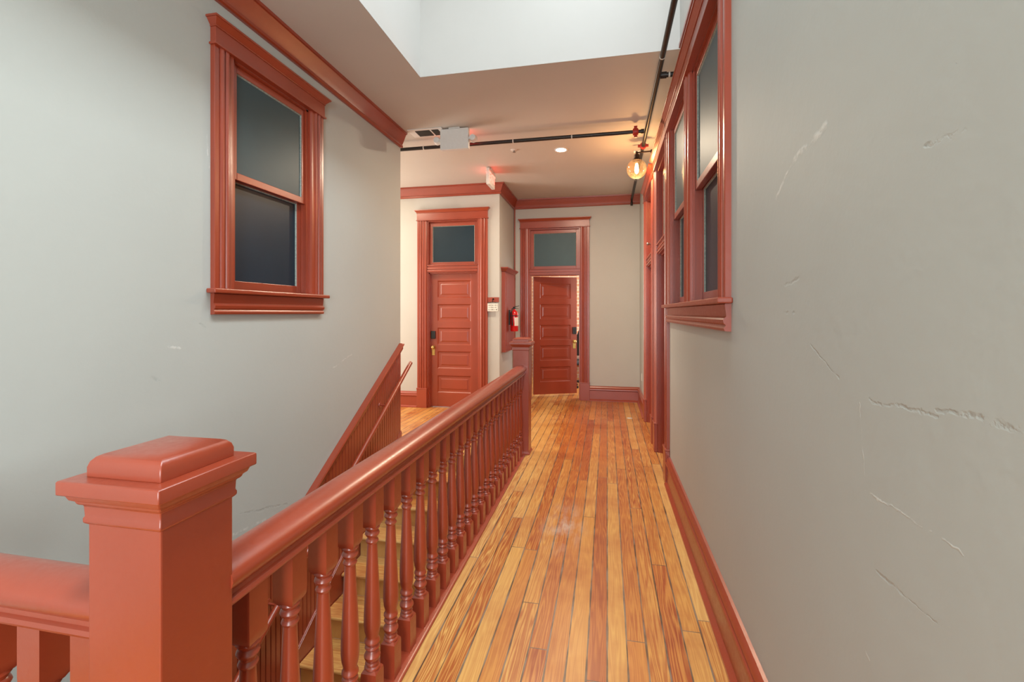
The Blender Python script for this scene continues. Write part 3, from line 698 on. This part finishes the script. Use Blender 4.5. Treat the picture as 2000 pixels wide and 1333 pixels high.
po = bpy.data.objects.new('sconce_glow', pl); po.location = (GX, GY - 0.0, GZ - 0.075); C.objects.link(po)

# ------------------------------------------------------------------ ceiling fittings
def can(x, y, label, p):
    o = empty('recessed_light', (x, y, H), label=label, cat='light')
    MB().lathe([(0, 0.078), (-0.006, 0.078), (-0.009, 0.072), (-0.006, 0.060), (0.0, 0.058)], n=32).build('trim_ring', M_white, o, smooth=40)
    MB().lathe([(-0.001, 0.058), (-0.004, 0.058), (-0.005, 0.050)], n=32).build('lens', M_canlit, o, smooth=40)
    l = bpy.data.lights.new('can_glow', 'AREA'); l.shape = 'DISK'; l.size = 0.11; l.energy = p; l.color = (1, 0.82, 0.60)
    q = bpy.data.objects.new('can_glow', l); q.location = (x, y, H - 0.012); C.objects.link(q)
can(-0.53, 5.43, 'small round recessed ceiling light glowing between the pipe and the far doors', 42)
can(-3.3, 5.6, 'round recessed ceiling light added out of view to brighten the side hall beyond the left wall', 16)  # extra can out of view, added to light the side hall
can(-0.9, 9.0, 'round recessed ceiling light added out of view to light the room behind the open door', 14)  # extra can out of view, added to light the far room

v = empty('air_vent', (-1.86, 4.62, H), label='white ceiling air vent with dark louvres beside the boxy white emergency sign', cat='vent')
m = MB().box(-0.19, 0.19, -0.105, 0.105, -0.008, 0)
m.build('frame', M_white, v, bevel=0.003)
for (a, b) in ((-0.115, 0.045), (0.065, 0.14)):
    q = MB().box(a, b, -0.07, 0.07, -0.0095, -0.008)
    q.build('opening', M_dark, v)
    s = MB()
    for i in range(7):
        yy = -0.062 + i * 0.0205; s.prism([(yy, -0.0095), (yy + 0.010, -0.014), (yy + 0.012, -0.013), (yy + 0.003, -0.0095)], 'x', a, b)
    s.build('louvre', M_dark, v)
# emergency light / exit sign seen from its blank back
e = empty('emergency_exit_sign', (-1.545, 4.58, H), label='boxy white emergency sign hanging in front of the crossing pipe, blank side to the hall', cat='exit sign')
MB().box(-0.152, 0.152, -0.028, 0.028, -0.225, -0.012).build('housing', M_white, e, bevel=0.005)
MB().box(-0.06, 0.06, -0.03, 0.03, -0.012, 0).build('ceiling_mount', M_white, e, bevel=0.003)
MB().box(-0.13, 0.13, 0.0282, 0.031, -0.20, -0.04).build('lit_face', M_exit, e)
for s in (-1, 1):
    h = MB().lathe([(-0.03, 0.020), (-0.028, 0.030), (0.0, 0.036), (0.028, 0.040), (0.034, 0.036), (0.036, 0.0)], cx=s * 0.195, cy=0.0, cz=-0.115, axis='y', n=20)
    h.box(*sorted((s * 0.150, s * 0.170)), -0.012, 0.012, -0.127, -0.103)
    h.build('lamp_head', M_white, e, smooth=35)
e2 = empty('exit_sign', (-1.53, 6.02, H), PI / 2, label='thin exit sign hung edge-on from the ceiling, glowing red near the closed door', cat='exit sign')
MB().box(-0.15, 0.15, -0.022, 0.022, -0.225, -0.012).build('housing', M_white, e2, bevel=0.004)
MB().box(-0.06, 0.06, -0.03, 0.03, -0.012, 0).build('ceiling_mount', M_white, e2)
def letters(par, txt, size, loc, rot, mat, depth=0.002, align='CENTER'):
    cu = bpy.data.curves.new('t', 'FONT'); cu.body = txt; cu.size = size; cu.extrude = depth; cu.align_x = align; cu.align_y = 'CENTER'; cu.offset = 0.002
    t = bpy.data.objects.new('t', cu); C.objects.link(t)
    me = bpy.data.meshes.new_from_object(t.evaluated_get(bpy.context.evaluated_depsgraph_get()))
    bpy.data.objects.remove(t)
    me.materials.clear(); me.materials.append(mat)
    o = bpy.data.objects.new('lettering', me); C.objects.link(o); o.parent = par; o.location = loc; o.rotation_euler = rot; return o
letters(e2, 'EXIT', 0.155, (0, -0.0235, -0.118), (PI / 2, 0, 0), M_exit)
letters(e2, 'EXIT', 0.155, (0, 0.0235, -0.118), (PI / 2, 0, PI), M_exit)
sd = empty('ceiling_sprinkler', (-1.07, 5.33, H), label='small round white sprinkler head flush in the ceiling behind the crossing pipe', cat='sprinkler')
MB().lathe([(0, 0.042), (-0.005, 0.040), (-0.010, 0.026), (-0.010, 0.0)], n=24).build('escutcheon', M_white, sd, smooth=40)
MB().lathe([(-0.009, 0.010), (-0.022, 0.008), (-0.024, 0.018), (-0.027, 0.018), (-0.028, 0.0)], n=16).build('deflector', M_steel, sd, smooth=40)
sh_ = MB().lathe([(0.085 - 0.02, 0.012), (0.03, 0.011), (0.01, 0.010), (0.0, 0.020), (-0.004, 0.020), (-0.005, 0.0)], axis='x', n=16).build('sprinkler_head', M_white, mp, smooth=40, loc=(-0.085, 5.42 - 4.83, 0))
sh_['label'] = 'white sidewall sprinkler head'

# ------------------------------------------------------------------ return wall: panel, extinguisher, hook rail, sign
pb = empty('wall_cabinet', (XT, 7.17, 0.87), PI / 2, label='tall narrow red cabinet with a cornice mounted behind the fire extinguisher', cat='cabinet')
MB().box(-0.36, 0.36, -0.055, 0, 0, 1.20).build('body', RED, pb, bevel=0.003)
MB().frustum((-0.37, 0.37, -0.062, 0), (-0.41, 0.41, -0.105, 0), 1.20, 1.245).box(-0.415, 0.415, -0.11, 0, 1.245, 1.262).build('cornice', RED, pb, bevel=0.002)
fd = MB().box(-0.30, 0.30, -0.062, -0.055, 0.07, 1.14); fd.build('door', RED, pb, bevel=0.002)
MB().box(-0.37, 0.37, -0.062, 0, -0.018, 0).build('bottom_ledge', RED, pb, bevel=0.003)
fe = empty('fire_extinguisher', (XT + 0.145, 7.06, 1.16), label='red fire extinguisher with white label and black hose hung on the red cabinet', cat='fire extinguisher')
MB().lathe([(0, 0.0), (0.0, 0.055), (0.012, 0.062), (0.26, 0.062), (0.295, 0.055), (0.318, 0.034), (0.326, 0.020), (0.345, 0.018), (0.345, 0.0)], n=28).build('cylinder', M_ext, fe, smooth=40)
v_ = MB().lathe([(0.34, 0.018), (0.372, 0.018), (0.376, 0.010), (0.376, 0.0)], n=16)
v_.prism([(-0.02, 0.366), (0.075, 0.392), (0.078, 0.400), (-0.02, 0.378)], 'y', -0.009, 0.009).prism([(-0.02, 0.356), (0.07, 0.350), (0.07, 0.356), (-0.02, 0.364)], 'y', -0.009, 0.009)
v_.build('valve_handle', M_rubber, fe, smooth=30)
MB().tube([(-0.0, -0.015, 0.355), (-0.02, -0.065, 0.35), (-0.025, -0.082, 0.30), (-0.02, -0.076, 0.20), (-0.015, -0.074, 0.09)], [0.008, 0.009, 0.009, 0.009, 0.012]).build('hose', M_rubber, fe, smooth=40)
lb = MB(); vs = []; n_ = 10
lb.loft([[(0.0635 * math.cos(math.radians(a)), 0.0635 * math.sin(math.radians(a)), z) for a in [-75 + 12 * i for i in range(n_)]] + [(0.062 * math.cos(math.radians(a)), 0.062 * math.sin(math.radians(a)), z) for a in [-75 + 12 * i for i in reversed(range(n_))]] for z in (0.085, 0.215)])
lb.build('label_sticker', M_paper, fe, smooth=40)
MB().lathe([(0.235, 0.0635), (0.248, 0.0635)], n=24).build('strap', M_rubber, fe)
MB().box(-0.085, -0.062, -0.02, 0.02, 0.10, 0.33).build('wall_bracket', M_rubber, fe)

hk = empty('hook_rail', (-1.65, YD, 1.64), label='short red hook rail between the closed door casing and the wall corner', cat='hook rail')
MB().box(-0.085, 0.085, -0.020, 0, -0.036, 0.036).build('board', RED, hk, bevel=0.003)
MB().tube([(0, -0.018, 0.012), (0, -0.045, 0.010), (0, -0.060, -0.006), (0, -0.058, -0.022), (0, -0.046, -0.032), (0, -0.036, -0.024)], 0.005).lathe([(-0.02, 0.014), (-0.025, 0.012)], cx=0, cy=0, cz=0.008, axis='y').build('hook', M_bronze, hk, smooth=40)
sg = empty('hanging_sign', (-1.65, YD - 0.052, 1.535), label='small pale printed sign with green leaves hanging from the hook', cat='sign')
MB().box(-0.078, 0.078, -0.004, 0.004, -0.065, 0.05).build('board', M_paper, sg, bevel=0.002)
MB().tube([(-0.06, 0, 0.048), (-0.02, -0.001, 0.076), (0, -0.002, 0.0835), (0.02, -0.001, 0.076), (0.06, 0, 0.048)], 0.002, n=8).build('cord', M_ink, sg)
mk = MB(); random.seed(3)
for row, zz in enumerate((0.020, -0.012, -0.045)):
    xx = -0.066
    while xx < 0.060:
        w_ = random.uniform(0.006, 0.016); hh = random.uniform(0.006, 0.018)
        mk.loft([[(xx, d, zz), (xx + w_ * 0.6, d, zz - hh * 0.4), (xx + w_, d, zz + hh * 0.3), (xx + w_ * 0.4, d, zz + hh)] for d in (-0.0042, -0.0056)]); xx += w_ + random.uniform(0.003, 0.014)
mk.build('printed_marks', M_ink, sg)
# small fittings
ou = empty('wall_outlet', (XR, 7.28, 0.47), -PI / 2, label='white wall outlet plate low on the right wall past the last door', cat='outlet')
MB().box(-0.036, 0.036, -0.006, 0, -0.058, 0.058).build('plate', M_white, ou, bevel=0.002)
for s in (-0.02, 0.02): MB().box(-0.016, 0.016, -0.008, -0.006, s - 0.013, s + 0.013).build('socket', M_white, ou, bevel=0.001)
ds = empty('door_sensor', (XR - 0.03, 5.395, 2.22), -PI / 2, label='small chrome latch on the casing between the two right-hand doors', cat='latch')
MB().box(-0.014, 0.014, -0.012, 0, -0.04, 0.10).build('body', RED, ds, bevel=0.003)
MB().lathe([(-0.012, 0.010), (-0.03, 0.012), (-0.042, 0.018), (-0.05, 0.012), (-0.052, 0.0)], axis='y', n=16).build('knob', M_steel, ds, smooth=40)
fp = MB().lathe([(0.0, 0.035), (0.003, 0.035), (0.005, 0.028), (0.005, 0.0)], n=24).build('floor_plate', M_tape, loc=(0.30, 6.55, 0.0), smooth=40)
tag(fp, 'small pale round plate set in the floor boards near the far door on the right', 'floor plate')

# ------------------------------------------------------------------ room beyond the open door
oc = empty('office_chair', (-0.62, 9.2, 0), 2.4, label='black office chair glimpsed past the open door', cat='chair')
MB().loft([[(-w, -0.24 - t, z + 0), (w, -0.24 - t, z), (w, -0.20 - t, z), (-w, -0.20 - t, z)] for w, t, z in ((0.18, 0, 0.58), (0.24, 0.02, 0.66), (0.24, 0.05, 0.95), (0.20, 0.09, 1.10), (0.12, 0.10, 1.13))]).build('backrest', M_ply, oc, bevel=0.01)
MB().box(-0.24, 0.24, -0.22, 0.24, 0.44, 0.52).build('seat', M_ply, oc, bevel=0.03)
MB().lathe([(0.08, 0.03), (0.44, 0.025)]).build('gas_post', M_rubber, oc, smooth=40)
MB().tube([(0, -0.05, 0.46), (0, -0.26, 0.46), (0, -0.27, 0.62)], 0.018).build('back_bracket', M_rubber, oc, smooth=40)
for k in range(5):
    a = 2 * PI * k / 5
    lg = MB().tube([(0, 0, 0.10), (0.28 * math.cos(a), 0.28 * math.sin(a), 0.07)], [0.024, 0.014]).build('leg', M_rubber, oc, smooth=40)
    MB().lathe([(-0.014, 0.024), (0.014, 0.024)], cx=0.28 * math.cos(a), cy=0.28 * math.sin(a), cz=0.0245, axis='x').build('caster', M_rubber, lg, smooth=40)
tb = empty('white_desk', (-0.62, 10.05, 0), label='white desk against the brick wall beyond the open door', cat='desk')
MB().box(-0.6, 0.6, -0.3, 0.3, 0.71, 0.74).build('desk_top', M_white, tb, bevel=0.004)
for sx in (-0.56, 0.56):
    for sy in (-0.26, 0.26): MB().box(sx - 0.02, sx + 0.02, sy - 0.02, sy + 0.02, 0, 0.71).build('leg', M_white, tb)
MB().box(-0.54, 0.54, 0.25, 0.265, 0.30, 0.70).build('modesty_panel', M_white, tb)
